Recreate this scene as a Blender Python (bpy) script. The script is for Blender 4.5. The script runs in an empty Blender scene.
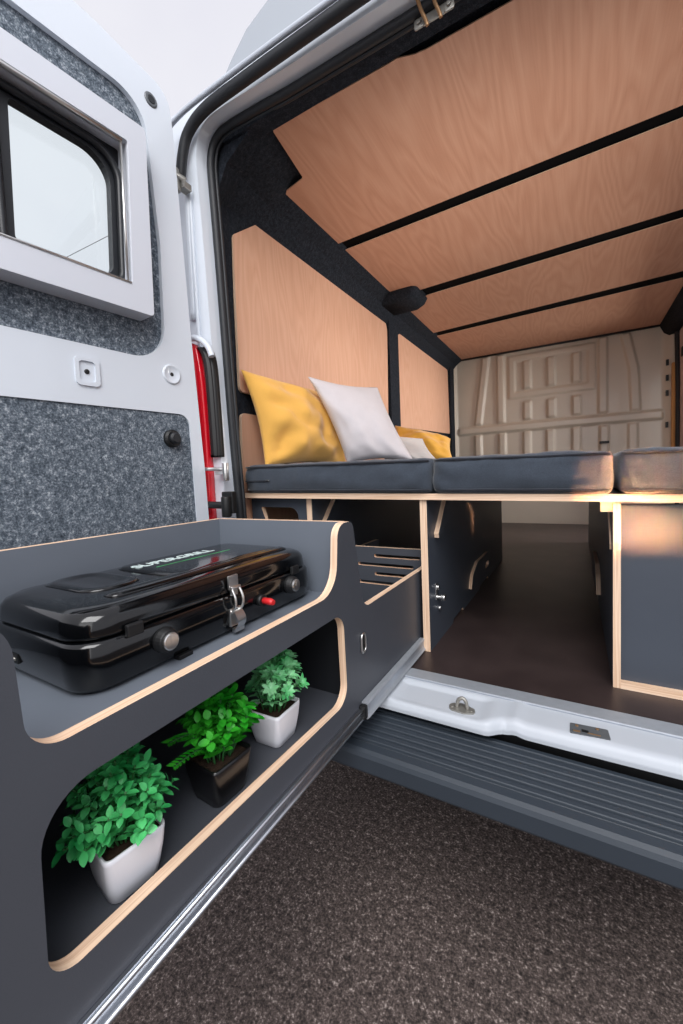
import bpy, math, random
from mathutils import Vector, Matrix, noise
from mathutils.geometry import tessellate_polygon
random.seed(7)
SC = bpy.context.scene
COL = SC.collection
PI = math.pi

# ------------------------------------------------------------------ materials
def s2l(c):
    return tuple((v/12.92 if v <= .04045 else ((v+.055)/1.055)**2.4) for v in [x/255 for x in c]) + (1,)
def new_mat(name):
    m = bpy.data.materials.new(name); m.use_nodes = True
    nt = m.node_tree; b = nt.nodes['Principled BSDF']
    return m, nt, b
def simple(name, rgb, rough=.5, metal=0, coat=0, spec=.5, bump=0, bscale=200, var=0, vscale=6):
    m, nt, b = new_mat(name)
    b.inputs['Roughness'].default_value = rough
    b.inputs['Metallic'].default_value = metal
    b.inputs['Coat Weight'].default_value = coat
    b.inputs['Coat Roughness'].default_value = .06
    b.inputs['Specular IOR Level'].default_value = spec
    tc = nt.nodes.new('ShaderNodeTexCoord')
    n = nt.nodes.new('ShaderNodeTexNoise'); n.inputs['Scale'].default_value = vscale; n.inputs['Detail'].default_value = 4
    nt.links.new(tc.outputs['Object'], n.inputs['Vector'])
    r = nt.nodes.new('ShaderNodeValToRGB')
    c = s2l(rgb)
    r.color_ramp.elements[0].position = .3; r.color_ramp.elements[1].position = .7
    r.color_ramp.elements[0].color = tuple(v*(1-var) for v in c[:3])+(1,)
    r.color_ramp.elements[1].color = tuple(min(1, v*(1+var)) for v in c[:3])+(1,)
    nt.links.new(n.outputs['Fac'], r.inputs['Fac']); nt.links.new(r.outputs['Color'], b.inputs['Base Color'])
    if bump:
        n2 = nt.nodes.new('ShaderNodeTexNoise'); n2.inputs['Scale'].default_value = bscale; n2.inputs['Detail'].default_value = 3
        nt.links.new(tc.outputs['Object'], n2.inputs['Vector'])
        bp = nt.nodes.new('ShaderNodeBump'); bp.inputs['Strength'].default_value = bump; bp.inputs['Distance'].default_value = .004
        nt.links.new(n2.outputs['Fac'], bp.inputs['Height']); nt.links.new(bp.outputs['Normal'], b.inputs['Normal'])
    return m
def speckle(name, stops, scale, rough=.9, bump=.6, dist=.004, spec=.3, scale2=None, mix=.35):
    """felt, carpet and asphalt: a fine noise through a colour ramp, with bump"""
    m, nt, b = new_mat(name)
    b.inputs['Roughness'].default_value = rough; b.inputs['Specular IOR Level'].default_value = spec
    tc = nt.nodes.new('ShaderNodeTexCoord')
    n = nt.nodes.new('ShaderNodeTexNoise'); n.inputs['Scale'].default_value = scale; n.inputs['Detail'].default_value = 5; n.inputs['Roughness'].default_value = .7
    nt.links.new(tc.outputs['Object'], n.inputs['Vector'])
    n2 = nt.nodes.new('ShaderNodeTexNoise'); n2.inputs['Scale'].default_value = scale2 or scale*.3; n2.inputs['Detail'].default_value = 3
    nt.links.new(tc.outputs['Object'], n2.inputs['Vector'])
    mx = nt.nodes.new('ShaderNodeMix'); mx.data_type = 'FLOAT'; mx.inputs[0].default_value = mix
    nt.links.new(n.outputs['Fac'], mx.inputs[2]); nt.links.new(n2.outputs['Fac'], mx.inputs[3])
    r = nt.nodes.new('ShaderNodeValToRGB')
    e = r.color_ramp.elements
    e[0].position, e[0].color = stops[0][0], s2l(stops[0][1])
    e[1].position, e[1].color = stops[-1][0], s2l(stops[-1][1])
    for p, c in stops[1:-1]:
        q = e.new(p); q.color = s2l(c)
    nt.links.new(mx.outputs[0], r.inputs['Fac']); nt.links.new(r.outputs['Color'], b.inputs['Base Color'])
    bp = nt.nodes.new('ShaderNodeBump'); bp.inputs['Strength'].default_value = bump; bp.inputs['Distance'].default_value = dist
    nt.links.new(mx.outputs[0], bp.inputs['Height']); nt.links.new(bp.outputs['Normal'], b.inputs['Normal'])
    return m
def wood(name, dark, mid, light, axis, rough=.45, sc=1.0):
    """rotary cut plywood face: rings of a distorted wave, stretched along the grain axis"""
    m, nt, b = new_mat(name)
    b.inputs['Roughness'].default_value = rough; b.inputs['Specular IOR Level'].default_value = .35
    tc = nt.nodes.new('ShaderNodeTexCoord')
    mp = nt.nodes.new('ShaderNodeMapping')
    s = [1, 1, 1]; s['xyz'.index(axis)] = .16
    mp.inputs['Scale'].default_value = s
    nt.links.new(tc.outputs['Object'], mp.inputs['Vector'])
    big = nt.nodes.new('ShaderNodeTexNoise'); big.inputs['Scale'].default_value = 3.2*sc; big.inputs['Detail'].default_value = 2
    nt.links.new(mp.outputs['Vector'], big.inputs['Vector'])
    mul = nt.nodes.new('ShaderNodeMath'); mul.operation = 'MULTIPLY'; mul.inputs[1].default_value = 34
    nt.links.new(big.outputs['Fac'], mul.inputs[0])
    fr = nt.nodes.new('ShaderNodeMath'); fr.operation = 'PINGPONG'; fr.inputs[1].default_value = 1.0
    nt.links.new(mul.outputs[0], fr.inputs[0])
    mp2 = nt.nodes.new('ShaderNodeMapping')
    s2 = [1, 1, 1]; s2['xyz'.index(axis)] = .03
    mp2.inputs['Scale'].default_value = s2
    nt.links.new(tc.outputs['Object'], mp2.inputs['Vector'])
    fine = nt.nodes.new('ShaderNodeTexNoise'); fine.inputs['Scale'].default_value = 210; fine.inputs['Detail'].default_value = 4
    nt.links.new(mp2.outputs['Vector'], fine.inputs['Vector'])
    mx = nt.nodes.new('ShaderNodeMix'); mx.data_type = 'FLOAT'; mx.inputs[0].default_value = .62
    nt.links.new(fr.outputs[0], mx.inputs[2]); nt.links.new(fine.outputs['Fac'], mx.inputs[3])
    r = nt.nodes.new('ShaderNodeValToRGB'); e = r.color_ramp.elements
    e[0].position, e[0].color = .18, s2l(dark); e[1].position, e[1].color = .82, s2l(light)
    q = e.new(.48); q.color = s2l(mid)
    nt.links.new(mx.outputs[0], r.inputs['Fac']); nt.links.new(r.outputs['Color'], b.inputs['Base Color'])
    return m
def ply_edge(name, light, dark, axis):
    m, nt, b = new_mat(name)
    b.inputs['Roughness'].default_value = .6
    tc = nt.nodes.new('ShaderNodeTexCoord')
    mp = nt.nodes.new('ShaderNodeMapping'); s = [6, 6, 6]; s['xyz'.index(axis)] = 420
    mp.inputs['Scale'].default_value = s
    nt.links.new(tc.outputs['Object'], mp.inputs['Vector'])
    n = nt.nodes.new('ShaderNodeTexNoise'); n.inputs['Scale'].default_value = 1; n.inputs['Detail'].default_value = 2
    nt.links.new(mp.outputs['Vector'], n.inputs['Vector'])
    r = nt.nodes.new('ShaderNodeValToRGB'); e = r.color_ramp.elements
    e[0].position, e[0].color = .35, s2l(dark); e[1].position, e[1].color = .62, s2l(light)
    nt.links.new(n.outputs['Fac'], r.inputs['Fac']); nt.links.new(r.outputs['Color'], b.inputs['Base Color'])
    return m
def fabric(name, rgb, var=.12, scale=900, rough=.9, bump=.4, sheen=.3):
    m = speckle(name, [(.25, tuple(int(v*(1-var)) for v in rgb)), (.75, tuple(min(255, int(v*(1+var))) for v in rgb))], scale, rough, bump, .001, .2, scale2=14, mix=.3)
    m.node_tree.nodes['Principled BSDF'].inputs['Sheen Weight'].default_value = sheen
    return m

M = {}
M['paint'] = simple('white_paint', (211, 218, 227), .34, coat=.35, var=.01)
M['paint_shade'] = simple('grey_white_paint', (178, 185, 195), .35, coat=.3, var=.015)  # copy of the white paint with shade in its colour, for the gutter
M['sill'] = simple('sill_paint', (186, 192, 200), .55, coat=.08, var=.02)
M['roof'] = simple('roof_paint', (158, 164, 172), .45, var=.01)  # white body paint with shade worked into it, keeps the roof below the sky
M['void'] = simple('black_gap', (6, 6, 7), .9, spec=.1)
M['tray'] = simple('pale_charcoal_laminate', (106, 113, 123), .40, spec=.45, bump=.06, bscale=500, var=.04)  # the charcoal laminate again, with sky light painted into a lighter tone
M['frame_white'] = simple('white_plastic', (206, 210, 219), .35, var=.01)
M['rubber'] = simple('black_rubber', (26, 29, 34), .55, bump=.15, bscale=150)
M['rubber_gloss'] = simple('dark_window_rubber', (24, 27, 32), .4)
M['felt'] = speckle('grey_felt', [(.33, (40, 47, 55)), (.46, (84, 93, 103)), (.54, (112, 121, 131)), (.67, (192, 199, 205))], 230, .95, .6, .003, .1, scale2=80, mix=.35)
M['carpet'] = speckle('black_carpet', [(.3, (18, 20, 24)), (.52, (40, 44, 51)), (.74, (68, 73, 82))], 260, .97, .9, .004, .1)
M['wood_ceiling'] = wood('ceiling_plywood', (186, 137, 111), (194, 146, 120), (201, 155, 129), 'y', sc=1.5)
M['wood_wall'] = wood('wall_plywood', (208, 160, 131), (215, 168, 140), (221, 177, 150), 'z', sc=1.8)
for a in 'xyz':
    M['edge_'+a] = ply_edge('plywood_edge_'+a, (242, 212, 184), (220, 182, 150), a)
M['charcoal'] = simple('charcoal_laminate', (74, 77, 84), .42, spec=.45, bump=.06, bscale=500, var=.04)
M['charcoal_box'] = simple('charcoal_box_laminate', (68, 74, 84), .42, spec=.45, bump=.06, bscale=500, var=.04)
M['charcoal_dark'] = simple('charcoal_inner_laminate', (28, 30, 34), .5, spec=.4, var=.04)  # the charcoal laminate again, darkened to carry the shade inside the cubby
M['floor'] = speckle('brown_floor_board', [(.3, (36, 28, 28)), (.55, (58, 47, 46)), (.75, (76, 64, 62))], 420, .38, .25, .001, .4, scale2=7, mix=.5)
M['asphalt'] = speckle('asphalt', [(.34, (20, 16, 16)), (.46, (70, 61, 58)), (.56, (112, 99, 94)), (.66, (214, 200, 192))], 165, .85, .9, .008, .3, scale2=60, mix=.3)
M['bumper'] = simple('bumper_plastic', (49, 57, 66), .5, bump=.12, bscale=700, var=.04)
M['bulkhead'] = simple('cream_primer', (196, 187, 173), .38, coat=.2, var=.02)
M['alu'] = simple('aluminium', (188, 192, 198), .32, 1, var=.05, vscale=40)
M['alu_matte'] = simple('matte_aluminium', (176, 182, 190), .5, .5, var=.04, vscale=60)
M['steel'] = simple('bright_steel', (222, 222, 220), .3, 1)
M['steel_dark'] = simple('grey_steel', (156, 154, 148), .4, .6, var=.15, vscale=60)
M['brass'] = simple('yellowed_zinc', (176, 140, 104), .4, .7)
M['gloss_black'] = simple('gloss_black_enamel', (6, 7, 9), .14, coat=.45, spec=.4)
M['matte_black'] = simple('matte_black_plastic', (17, 18, 20), .5)
M['mattress'] = fabric('charcoal_mattress_fabric', (58, 65, 75), .25, 420, bump=.8)
M['piping'] = fabric('dark_piping', (40, 44, 52), .1, 700)
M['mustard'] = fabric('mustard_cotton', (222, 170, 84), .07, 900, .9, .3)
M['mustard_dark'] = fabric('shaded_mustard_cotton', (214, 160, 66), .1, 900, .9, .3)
M['linen'] = fabric('pale_linen', (208, 203, 206), .06, 800, .9, .4)
M['grey_linen'] = fabric('grey_linen', (188, 184, 182), .06, 800, .9, .4)
M['red'] = simple('red_tail_light', (220, 14, 34), .15, coat=.6)
M['white_pot'] = simple('white_ceramic', (232, 233, 240), .3, coat=.3, var=.01)
M['black_pot'] = simple('black_ceramic', (16, 16, 18), .28, coat=.3)
M['soil'] = speckle('soil', [(.3, (20, 14, 10)), (.7, (70, 52, 40))], 400)
M['red_plastic'] = simple('red_igniter', (206, 40, 44), .35)
M['white_print'] = simple('white_print', (214, 232, 230), .4)
M['tan'] = simple('tan_trim', (206, 150, 84), .5, var=.1)  # warm sunlight put into the colour of the corner strip
M['pinkwall'] = simple('cab_pillar_paint', (214, 190, 184), .5, var=.02)
M['sticker'] = simple('dark_plate', (96, 100, 104), .4, .2, var=.05, vscale=80)

def leaf_mat(name, rgb, rgb2, sc=30):
    m, nt, b = new_mat(name)
    b.inputs['Roughness'].default_value = .42
    tc = nt.nodes.new('ShaderNodeTexCoord')
    n = nt.nodes.new('ShaderNodeTexNoise'); n.inputs['Scale'].default_value = sc; n.inputs['Detail'].default_value = 2
    nt.links.new(tc.outputs['Object'], n.inputs['Vector'])
    r = nt.nodes.new('ShaderNodeValToRGB'); e = r.color_ramp.elements
    e[0].position, e[0].color = .35, s2l(rgb); e[1].position, e[1].color = .65, s2l(rgb2)
    nt.links.new(n.outputs['Fac'], r.inputs['Fac']); nt.links.new(r.outputs['Color'], b.inputs['Base Color'])
    b.inputs['Subsurface Weight'].default_value = .15
    b.inputs['Subsurface Radius'].default_value = (.003, .006, .002)
    return m
M['leaf_a'] = leaf_mat('mid_green_leaf', (36, 146, 74), (96, 208, 126))
M['leaf_b'] = leaf_mat('bright_green_leaf', (22, 140, 24), (72, 196, 56))
M['leaf_c'] = leaf_mat('pale_green_leaf', (78, 178, 106), (164, 232, 176))
M['stem'] = simple('green_stem', (44, 100, 50), .6)

def glass_mat():
    m = bpy.data.materials.new('tinted_window_glass'); m.use_nodes = True
    nt = m.node_tree; nt.nodes.clear()
    o = nt.nodes.new('ShaderNodeOutputMaterial'); t = nt.nodes.new('ShaderNodeBsdfTransparent'); g = nt.nodes.new('ShaderNodeBsdfGlossy')
    t.inputs['Color'].default_value = (.95, .985, .985, 1); g.inputs['Roughness'].default_value = .02
    f = nt.nodes.new('ShaderNodeFresnel'); f.inputs['IOR'].default_value = 1.35
    mx = nt.nodes.new('ShaderNodeMixShader')
    nt.links.new(f.outputs[0], mx.inputs[0]); nt.links.new(t.outputs[0], mx.inputs[1]); nt.links.new(g.outputs[0], mx.inputs[2]); nt.links.new(mx.outputs[0], o.inputs[0])
    return m
M['glass'] = glass_mat()

# ------------------------------------------------------------------ object helpers
def tag(o, label=None, cat=None, group=None, kind=None):
    if label: o['label'] = label
    if cat: o['category'] = cat
    if group: o['group'] = group
    if kind: o['kind'] = kind
    return o
def empty(name, loc, label=None, cat=None, group=None):
    o = bpy.data.objects.new(name, None); o.location = loc; o.empty_display_size = .05
    COL.objects.link(o); tag(o, label, cat, group); return o
def wloc(o):
    v = Vector((0, 0, 0))
    while o is not None:
        v += o.location; o = o.parent
    return v

class MB:
    """collects world-space geometry, then links it as one mesh object"""
    def __init__(s): s.v = []; s.f = []; s.m = []; s.sm = []
    def add(s, verts, faces, mi=0, smooth=False):
        b = len(s.v); s.v += [Vector(p) for p in verts]
        for q in faces:
            s.f.append([b+i for i in q]); s.m.append(mi); s.sm.append(smooth)
        return s
    def box(s, x0, x1, y0, y1, z0, z1, mi=0):
        v = [(x, y, z) for z in (z0, z1) for y in (y0, y1) for x in (x0, x1)]
        return s.add(v, [(0, 2, 3, 1), (4, 5, 7, 6), (0, 1, 5, 4), (2, 6, 7, 3), (0, 4, 6, 2), (1, 3, 7, 5)], mi)
    def tube(s, pts, r, n=10, mi=0, closed=False, caps=True):
        pts = [Vector(p) for p in pts]; N = len(pts)
        rs = r if isinstance(r, (list, tuple)) else [r]*N
        vs = []; ref = None
        for i, p in enumerate(pts):
            if closed: t = pts[(i+1) % N]-pts[i-1]
            else: t = pts[min(i+1, N-1)]-pts[max(i-1, 0)]
            t.normalize()
            if ref is None:
                ref = t.orthogonal().normalized()
            ref = (ref - t*ref.dot(t)).normalized(); b = t.cross(ref)
            for k in range(n):
                a = 2*PI*k/n; vs.append(p+(ref*math.cos(a)+b*math.sin(a))*rs[i])
        fs = []
        for i in range(N if closed else N-1):
            for k in range(n):
                a = i*n+k; b_ = i*n+(k+1) % n; c = ((i+1) % N)*n
                fs.append((a, b_, c+(k+1) % n, c+k))
        s.add(vs, fs, mi, True)
        if caps and not closed:
            b0 = len(s.v)-len(vs)
            s.f.append([b0+k for k in reversed(range(n))]); s.m.append(mi); s.sm.append(False)
            s.f.append([b0+(N-1)*n+k for k in range(n)]); s.m.append(mi); s.sm.append(False)
        return s
    def loft(s, rings, mi=0, smooth=True, caps=True):
        n = len(rings[0]); vs = [p for r in rings for p in r]; fs = []
        for i in range(len(rings)-1):
            for k in range(n):
                fs.append((i*n+k, i*n+(k+1) % n, (i+1)*n+(k+1) % n, (i+1)*n+k))
        s.add(vs, fs, mi, smooth)
        if caps:
            b0 = len(s.v)-len(vs)
            s.f.append([b0+k for k in reversed(range(n))]); s.m.append(mi); s.sm.append(smooth)
            s.f.append([b0+(len(rings)-1)*n+k for k in range(n)]); s.m.append(mi); s.sm.append(smooth)
        return s
    def grid(s, fn, nu, nv, mi=0, smooth=True):
        vs = [fn(i/nu, j/nv) for j in range(nv+1) for i in range(nu+1)]
        fs = [(j*(nu+1)+i, j*(nu+1)+i+1, (j+1)*(nu+1)+i+1, (j+1)*(nu+1)+i) for j in range(nv) for i in range(nu)]
        return s.add(vs, fs, mi, smooth)
    def plate(s, outer, holes, thick, O, ua, ub, un, face=0, edge=1):
        """flat board: outline and holes in (a, b); front face at O, thickness going along -un"""
        O, ua, ub, un = map(Vector, (O, ua, ub, un))
        loops = [outer]+list(holes)
        tr = tessellate_polygon([[Vector((a, b, 0)) for a, b in l] for l in loops])
        flat = [p for l in loops for p in l]
        fr = [O+ua*a+ub*b for a, b in flat]; bk = [p-un*thick for p in fr]
        n = len(fr); fs = []
        for t in tr:
            t = list(t)
            nn = (fr[t[1]]-fr[t[0]]).cross(fr[t[2]]-fr[t[0]])
            if nn.dot(un) < 0: t.reverse()
            fs.append(t); fs.append([n+i for i in reversed(t)])
        b0 = len(s.v)
        s.add(fr+bk, fs, face)
        o = 0; es = []
        for li, l in enumerate(loops):
            L = len(l); area = sum(l[i-1][0]*l[i][1]-l[i][0]*l[i-1][1] for i in range(L))
            hand = ua.cross(ub).dot(un) > 0
            flip = ((area > 0) == hand) == (li == 0)
            for i in range(L):
                j = (i+1) % L; q = [o+i, n+o+i, n+o+j, o+j]
                if not flip: q.reverse()
                es.append([b0+k for k in q])
            o += L
        for q in es: s.f.append(q); s.m.append(edge); s.sm.append(False)
        return s
    def build(s, name, mats, parent=None, bevel=0, seg=2, origin=None, angle=35):
        me = bpy.data.meshes.new(name)
        if not isinstance(mats, (list, tuple)): mats = [mats]
        if parent is not None: off = wloc(parent)
        elif origin is not None: off = Vector(origin)
        else:
            xs = [p.x for p in s.v]; ys = [p.y for p in s.v]; zs = [p.z for p in s.v]
            off = Vector(((min(xs)+max(xs))/2, (min(ys)+max(ys))/2, min(zs)))
        me.from_pydata([tuple(p-off) for p in s.v], [], s.f)
        for m in mats: me.materials.append(m)
        for p, mi, sm in zip(me.polygons, s.m, s.sm): p.material_index = mi; p.use_smooth = sm
        me.update()
        o = bpy.data.objects.new(name, me); COL.objects.link(o)
        if parent is not None: o.parent = parent
        else: o.location = off
        if bevel:
            b = o.modifiers.new('bevel', 'BEVEL'); b.width = bevel; b.segments = seg; b.limit_method = 'ANGLE'; b.angle_limit = math.radians(angle)
        return o

def rpoly(pts, seg=7):
    """polygon with rounded corners: (a, b, radius)"""
    out = []; n = len(pts)
    for i in range(n):
        p = Vector(pts[i][:2]); r = pts[i][2] if len(pts[i]) > 2 else 0
        a = Vector(pts[i-1][:2])-p; b = Vector(pts[(i+1) % n][:2])-p
        if r <= 0: out.append((p.x, p.y)); continue
        la, lb = a.length, b.length; a.normalize(); b.normalize()
        ang = a.angle(b); d = min(r/math.tan(ang/2), la*.49, lb*.49); r = d*math.tan(ang/2)
        c = p+(a+b).normalized()*(r/math.sin(ang/2))
        s0 = p+a*d-c; s1 = p+b*d-c
        a0 = math.atan2(s0.y, s0.x); da = math.atan2(s1.y, s1.x)-a0
        while da > PI: da -= 2*PI
        while da < -PI: da += 2*PI
        for k in range(seg+1):
            t = a0+da*k/seg; out.append((c.x+r*math.cos(t), c.y+r*math.sin(t)))
    return out
def rrect(x0, x1, y0, y1, r, z, seg=5):
    return [(a, b, z) for a, b in rpoly([(x0, y0, r), (x1, y0, r), (x1, y1, r), (x0, y1, r)], seg)]
def smooth_path(pts, n=8):
    P = [Vector(p) for p in pts]; out = []
    for i in range(len(P)-1):
        p0 = P[max(i-1, 0)]; p1 = P[i]; p2 = P[i+1]; p3 = P[min(i+2, len(P)-1)]
        for k in range(n):
            t = k/n
            out.append(.5*((2*p1)+(p2-p0)*t+(2*p0-5*p1+4*p2-p3)*t*t+(3*p1-p0-3*p2+p3)*t**3))
    out.append(P[-1]); return out
def text_mesh(body, size, extrude=.0004):
    cu = bpy.data.curves.new('print', 'FONT'); cu.body = body; cu.size = size; cu.extrude = extrude; cu.align_x = 'CENTER'; cu.align_y = 'CENTER'
    o = bpy.data.objects.new('print', cu); COL.objects.link(o)
    bpy.context.view_layer.update()
    me = bpy.data.meshes.new_from_object(o.evaluated_get(bpy.context.evaluated_depsgraph_get()))
    vs = [v.co.copy() for v in me.vertices]; fs = [list(p.vertices) for p in me.polygons]
    bpy.data.objects.remove(o); bpy.data.meshes.remove(me)
    return vs, fs
def sstep(a, b, x):
    t = max(0, min(1, (x-a)/(b-a))); return t*t*(3-2*t)

# ------------------------------------------------------------------ camera
fw = Vector((-0.5009465, 0.8633166, -0.0611319)); R = Vector((0.8654647, 0.4992932, -0.0409527)); U = Vector((0.0048325, 0.0734226, 0.9972892))
cam = bpy.data.cameras.new('camera'); co = bpy.data.objects.new('camera', cam); COL.objects.link(co)
co.matrix_world = Matrix(((R.x, U.x, -fw.x, 0), (R.y, U.y, -fw.y, 0), (R.z, U.z, -fw.z, 1.07), (0, 0, 0, 1)))
cam.sensor_fit = 'VERTICAL'; cam.sensor_height = 36; cam.lens = 404.3073*36/1024
cam.shift_x = 0; cam.shift_y = -11.296/1024; cam.clip_start = .02; cam.clip_end = 300
SC.camera = co

# ------------------------------------------------------------------ setting: ground, cargo floor, walls, ceiling
FZ = .55
g = MB().add([(-30, -30, 0), (30, -30, 0), (30, 30, 0), (-30, 30, 0)], [(0, 1, 2, 3)]).build('ground', M['asphalt'], origin=(0, 0, 0)); tag(g, kind='structure')
o = MB().box(-1.12, .70, .985, 4.2, FZ-.02, FZ).build('floor', M['floor']); tag(o, kind='structure')

# left wall: carpeted shell and sloping cornice, plywood panels as parts
w = MB()
w.box(-1.16, -1.085, 1.0, 4.2, FZ-.02, 2.3)
prof = [(-1.085, 2.02), (-1.085, 2.2), (-.93, 2.2), (-.965, 2.172), (-1.03, 2.125)]
w.loft([[(x, y, z) for x, z in prof] for y in (1.12, 4.18)], smooth=False)
w.box(-1.085, -1.055, 2.53, 2.69, FZ, 2.15)          # upright between the panels
w.box(-1.085, -1.05, 4.02, 4.17, FZ, 2.12)            # front corner upright
# rear corner: rounded carpet bulge between the D pillar and the first ceiling board
w.loft([[(x, y, z) for x, z in p] for y, p in (
    (1.03, [(-1.085, 1.2), (-1.085, 2.2), (-.70, 2.2), (-.86, 2.165), (-.98, 2.10), (-1.04, 2.0), (-1.055, 1.75), (-1.06, 1.2)]),
    (1.12, [(-1.085, 1.2), (-1.085, 2.2), (-.80, 2.2), (-.88, 2.168), (-1.0, 2.12), (-1.07, 2.04), (-1.078, 1.75), (-1.08, 1.2)]),
    (1.33, [(-1.085, 1.2), (-1.085, 2.2), (-.90, 2.2), (-.965, 2.168), (-1.03, 2.125), (-1.082, 2.06), (-1.083, 1.75), (-1.084, 1.2)]))], smooth=False)
wl = w.build('wall_left', M['carpet'], bevel=.006); tag(wl, kind='structure')
fx = dict(O=(-1.068, 0, 0), ua=(0, 1, 0), ub=(0, 0, 1), un=(1, 0, 0))
def wallpanel(pts):
    MB().plate(rpoly(pts), [], .014, **fx).build('plywood_panel', [M['wood_wall'], M['edge_x']], wl, bevel=.002)
wallpanel([(1.13, 1.395, .02), (2.50, 1.395, .02), (2.535, 2.06, .07), (2.40, 2.085, .05), (1.27, 2.058, .04), (1.135, 1.955, .03)])
wallpanel([(1.10, .58, .01), (2.50, .58, .01), (2.50, 1.325, .02), (1.30, 1.325, .03), (1.25, 1.318, .02), (1.13, 1.318, .02)])
wallpanel([(2.70, 1.40, .02), (4.02, 1.44, .02), (3.99, 2.05, .04), (3.93, 2.07, .02), (2.76, 2.055, .04), (2.71, 2.03, .03)])

# right wall: shell with the open side doorway, cornice, cab pillar
w = MB()
w.box(.70, .76, 1.0, 2.35, FZ-.02, 2.3); w.box(.70, .76, 3.78, 4.25, FZ-.02, 2.3); w.box(.70, .76, 2.35, 3.78, 1.98, 2.3); w.box(.70, .76, 2.35, 3.78, FZ-.1, FZ)
wr = w.build('wall_right', M['pinkwall'], bevel=.01); tag(wr, kind='structure')
MB().loft([[(.70, y, 2.2), (.585, y, 2.2), (.592, y, 2.15), (.615, y, 2.10), (.65, y, 2.075), (.70, y, 2.08)] for y in (1.05, 2.4, 3.4, 4.16)], smooth=True).build('cornice', M['carpet'], wr)
MB().tube(smooth_path([(.685, 4.09, 2.12), (.688, 4.08, 1.9), (.69, 4.06, 1.6), (.69, 4.05, 1.2), (.69, 4.05, .6)]), .016, 8).build('door_seal', M['rubber'], wr)
MB().box(.66, .70, 4.10, 4.135, 1.0, 1.85).build('edge_strip', M['tan'], wr, bevel=.004)  # added strip standing in for the sunlit stripe at the corner
MB().box(.692, .7005, 3.94, 3.99, 1.86, 1.93).build('socket', M['matte_black'], wr, bevel=.006)

# ceiling: carpet above, four plywood boards with dark gaps
o = MB().box(-1.16, .76, 1.0, 4.25, 2.19, 2.26).build('ceiling', M['carpet']); tag(o, kind='structure'); ceil = o
MB().box(-.98, .56, 1.016, 1.072, 2.156, 2.2).build('header_lining', M['carpet'], ceil, bevel=.004)
def yl(y0, x0, y1, x1, x): return y0+(y1-y0)*(x-x0)/(x1-x0)
XR = .60
boards = [
    [(-.825, 1.080, .015), (-.43, 1.088, 0), (-.405, 1.087, .02), (-.36, 1.103, .02), (-.33, 1.107, 0), (XR, 1.12, 0), (XR, yl(1.7395, -.987, 1.6955, .2935, XR), 0), (-.987, 1.7395, .02), (-.992, 1.36, .03), (-.955, 1.322, .015), (-.8627, 1.302, .012)],
    [(-.982, 1.806, .015), (XR, yl(1.8086, -.977, 1.7566, .304, XR), 0), (XR, yl(2.44, -.831, 2.3595, .412, XR), 0), (-.83, 2.438, .01), (-.85, 2.40, .02), (-.975, 2.40, .02)],
    [(-.85, 2.60, .03), (-.80, 2.535, .02), (XR, yl(2.5397, -.8025, 2.4436, .427, XR), 0), (XR, yl(3.234, -1.0, 3.0995, .544, XR), 0), (-1.0, 3.232, .015), (-.985, 2.62, .02)],
    [(-1.0, 3.322, .015), (XR, yl(3.34, -1.0, 3.2144, .5646, XR), 0), (XR, 4.165, 0), (-1.03, 4.165, .02)]]
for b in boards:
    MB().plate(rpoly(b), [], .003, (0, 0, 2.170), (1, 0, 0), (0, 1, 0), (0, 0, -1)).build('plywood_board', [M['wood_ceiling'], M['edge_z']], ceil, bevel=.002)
MB().loft([rrect(-1.06, -.85, 2.38, 2.58, .04, 2.115), rrect(-1.07, -.82, 2.36, 2.60, .04, 2.14), rrect(-1.07, -.80, 2.35, 2.61, .04, 2.18)]).build('roof_bow_cover', M['carpet'], ceil)
for y0, y1, s in ((1.77, 1.72, 0), (2.487, 2.394, 0), (3.283, 3.155, 0)):
    MB().loft([[(x, y-.055, 2.178), (x, y+.055, 2.178), (x, y+.055, 2.2), (x, y-.055, 2.2)] for x, y in ((-1.0, y0), (.60, y1-.006))], smooth=False).build('roof_bow', M['void'], ceil)

MB().tube([(-1.03, 4.158, 2.166), (.60, 4.158, 2.166)], .011, 8).build('front_trim', M['rubber'], ceil)
# bulkhead: pressed steel partition
def vrib(x, c, w, z, z0, z1): return sstep(w, w*.45, abs(x-c))*sstep(z0, z0+.03, z)*sstep(z1, z1-.03, z)
def bulk(u, v):
    x = -1.09+1.79*u; z = FZ-.02+1.68*v
    h = 0
    ax = -.8287+(z-1.5073)*.13
    for c in (ax, -.614, .207): h = max(h, vrib(x, c, .045, z, 1.50, 2.17))
    dx = .366+(2.1388-z)*.20 if z > 1.86 else .422+.014*(1.8575-z)/.33
    h = max(h, vrib(x, dx, .045, z, 1.50, 2.17))
    for c in (-.8305, -.607, -.389, -.195, .0094, .216, .4185): h = max(h, vrib(x, c, .045, z, 1.0, 1.428))
    # raised window rectangle with slots
    inx = sstep(-.56, -.53, x)*sstep(.17, .14, x); inz = sstep(1.72, 1.745, z)*sstep(2.135, 2.11, z)
    rect = inx*inz
    ring = rect*(1-sstep(-.50, -.475, x)*sstep(.11, .085, x)*sstep(1.775, 1.80, z)*sstep(2.085, 2.06, z))
    h = max(h, .55*ring)
    for c in (-.383, -.185, .012):
        h = max(h, .95*vrib(x, c, .045, z, 1.795, 2.08)); h = max(h, .95*vrib(x, c, .045, z, 1.51, 1.705))
    h = max(h, 1.15*sstep(.05, .02, abs(z-1.462))*sstep(-1.04, -1.0, x)*sstep(.64, .6, x))
    # folded edges
    e = max(sstep(-1.02, -1.06, x), sstep(.60, .68, x))*1.8
    h = max(h, e) if z > .6 else h
    return (x, 4.185-.022*h, z)
o = MB().grid(bulk, 300, 240).build('wall_back', M['bulkhead']); tag(o, kind='structure')
mb = MB()
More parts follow.
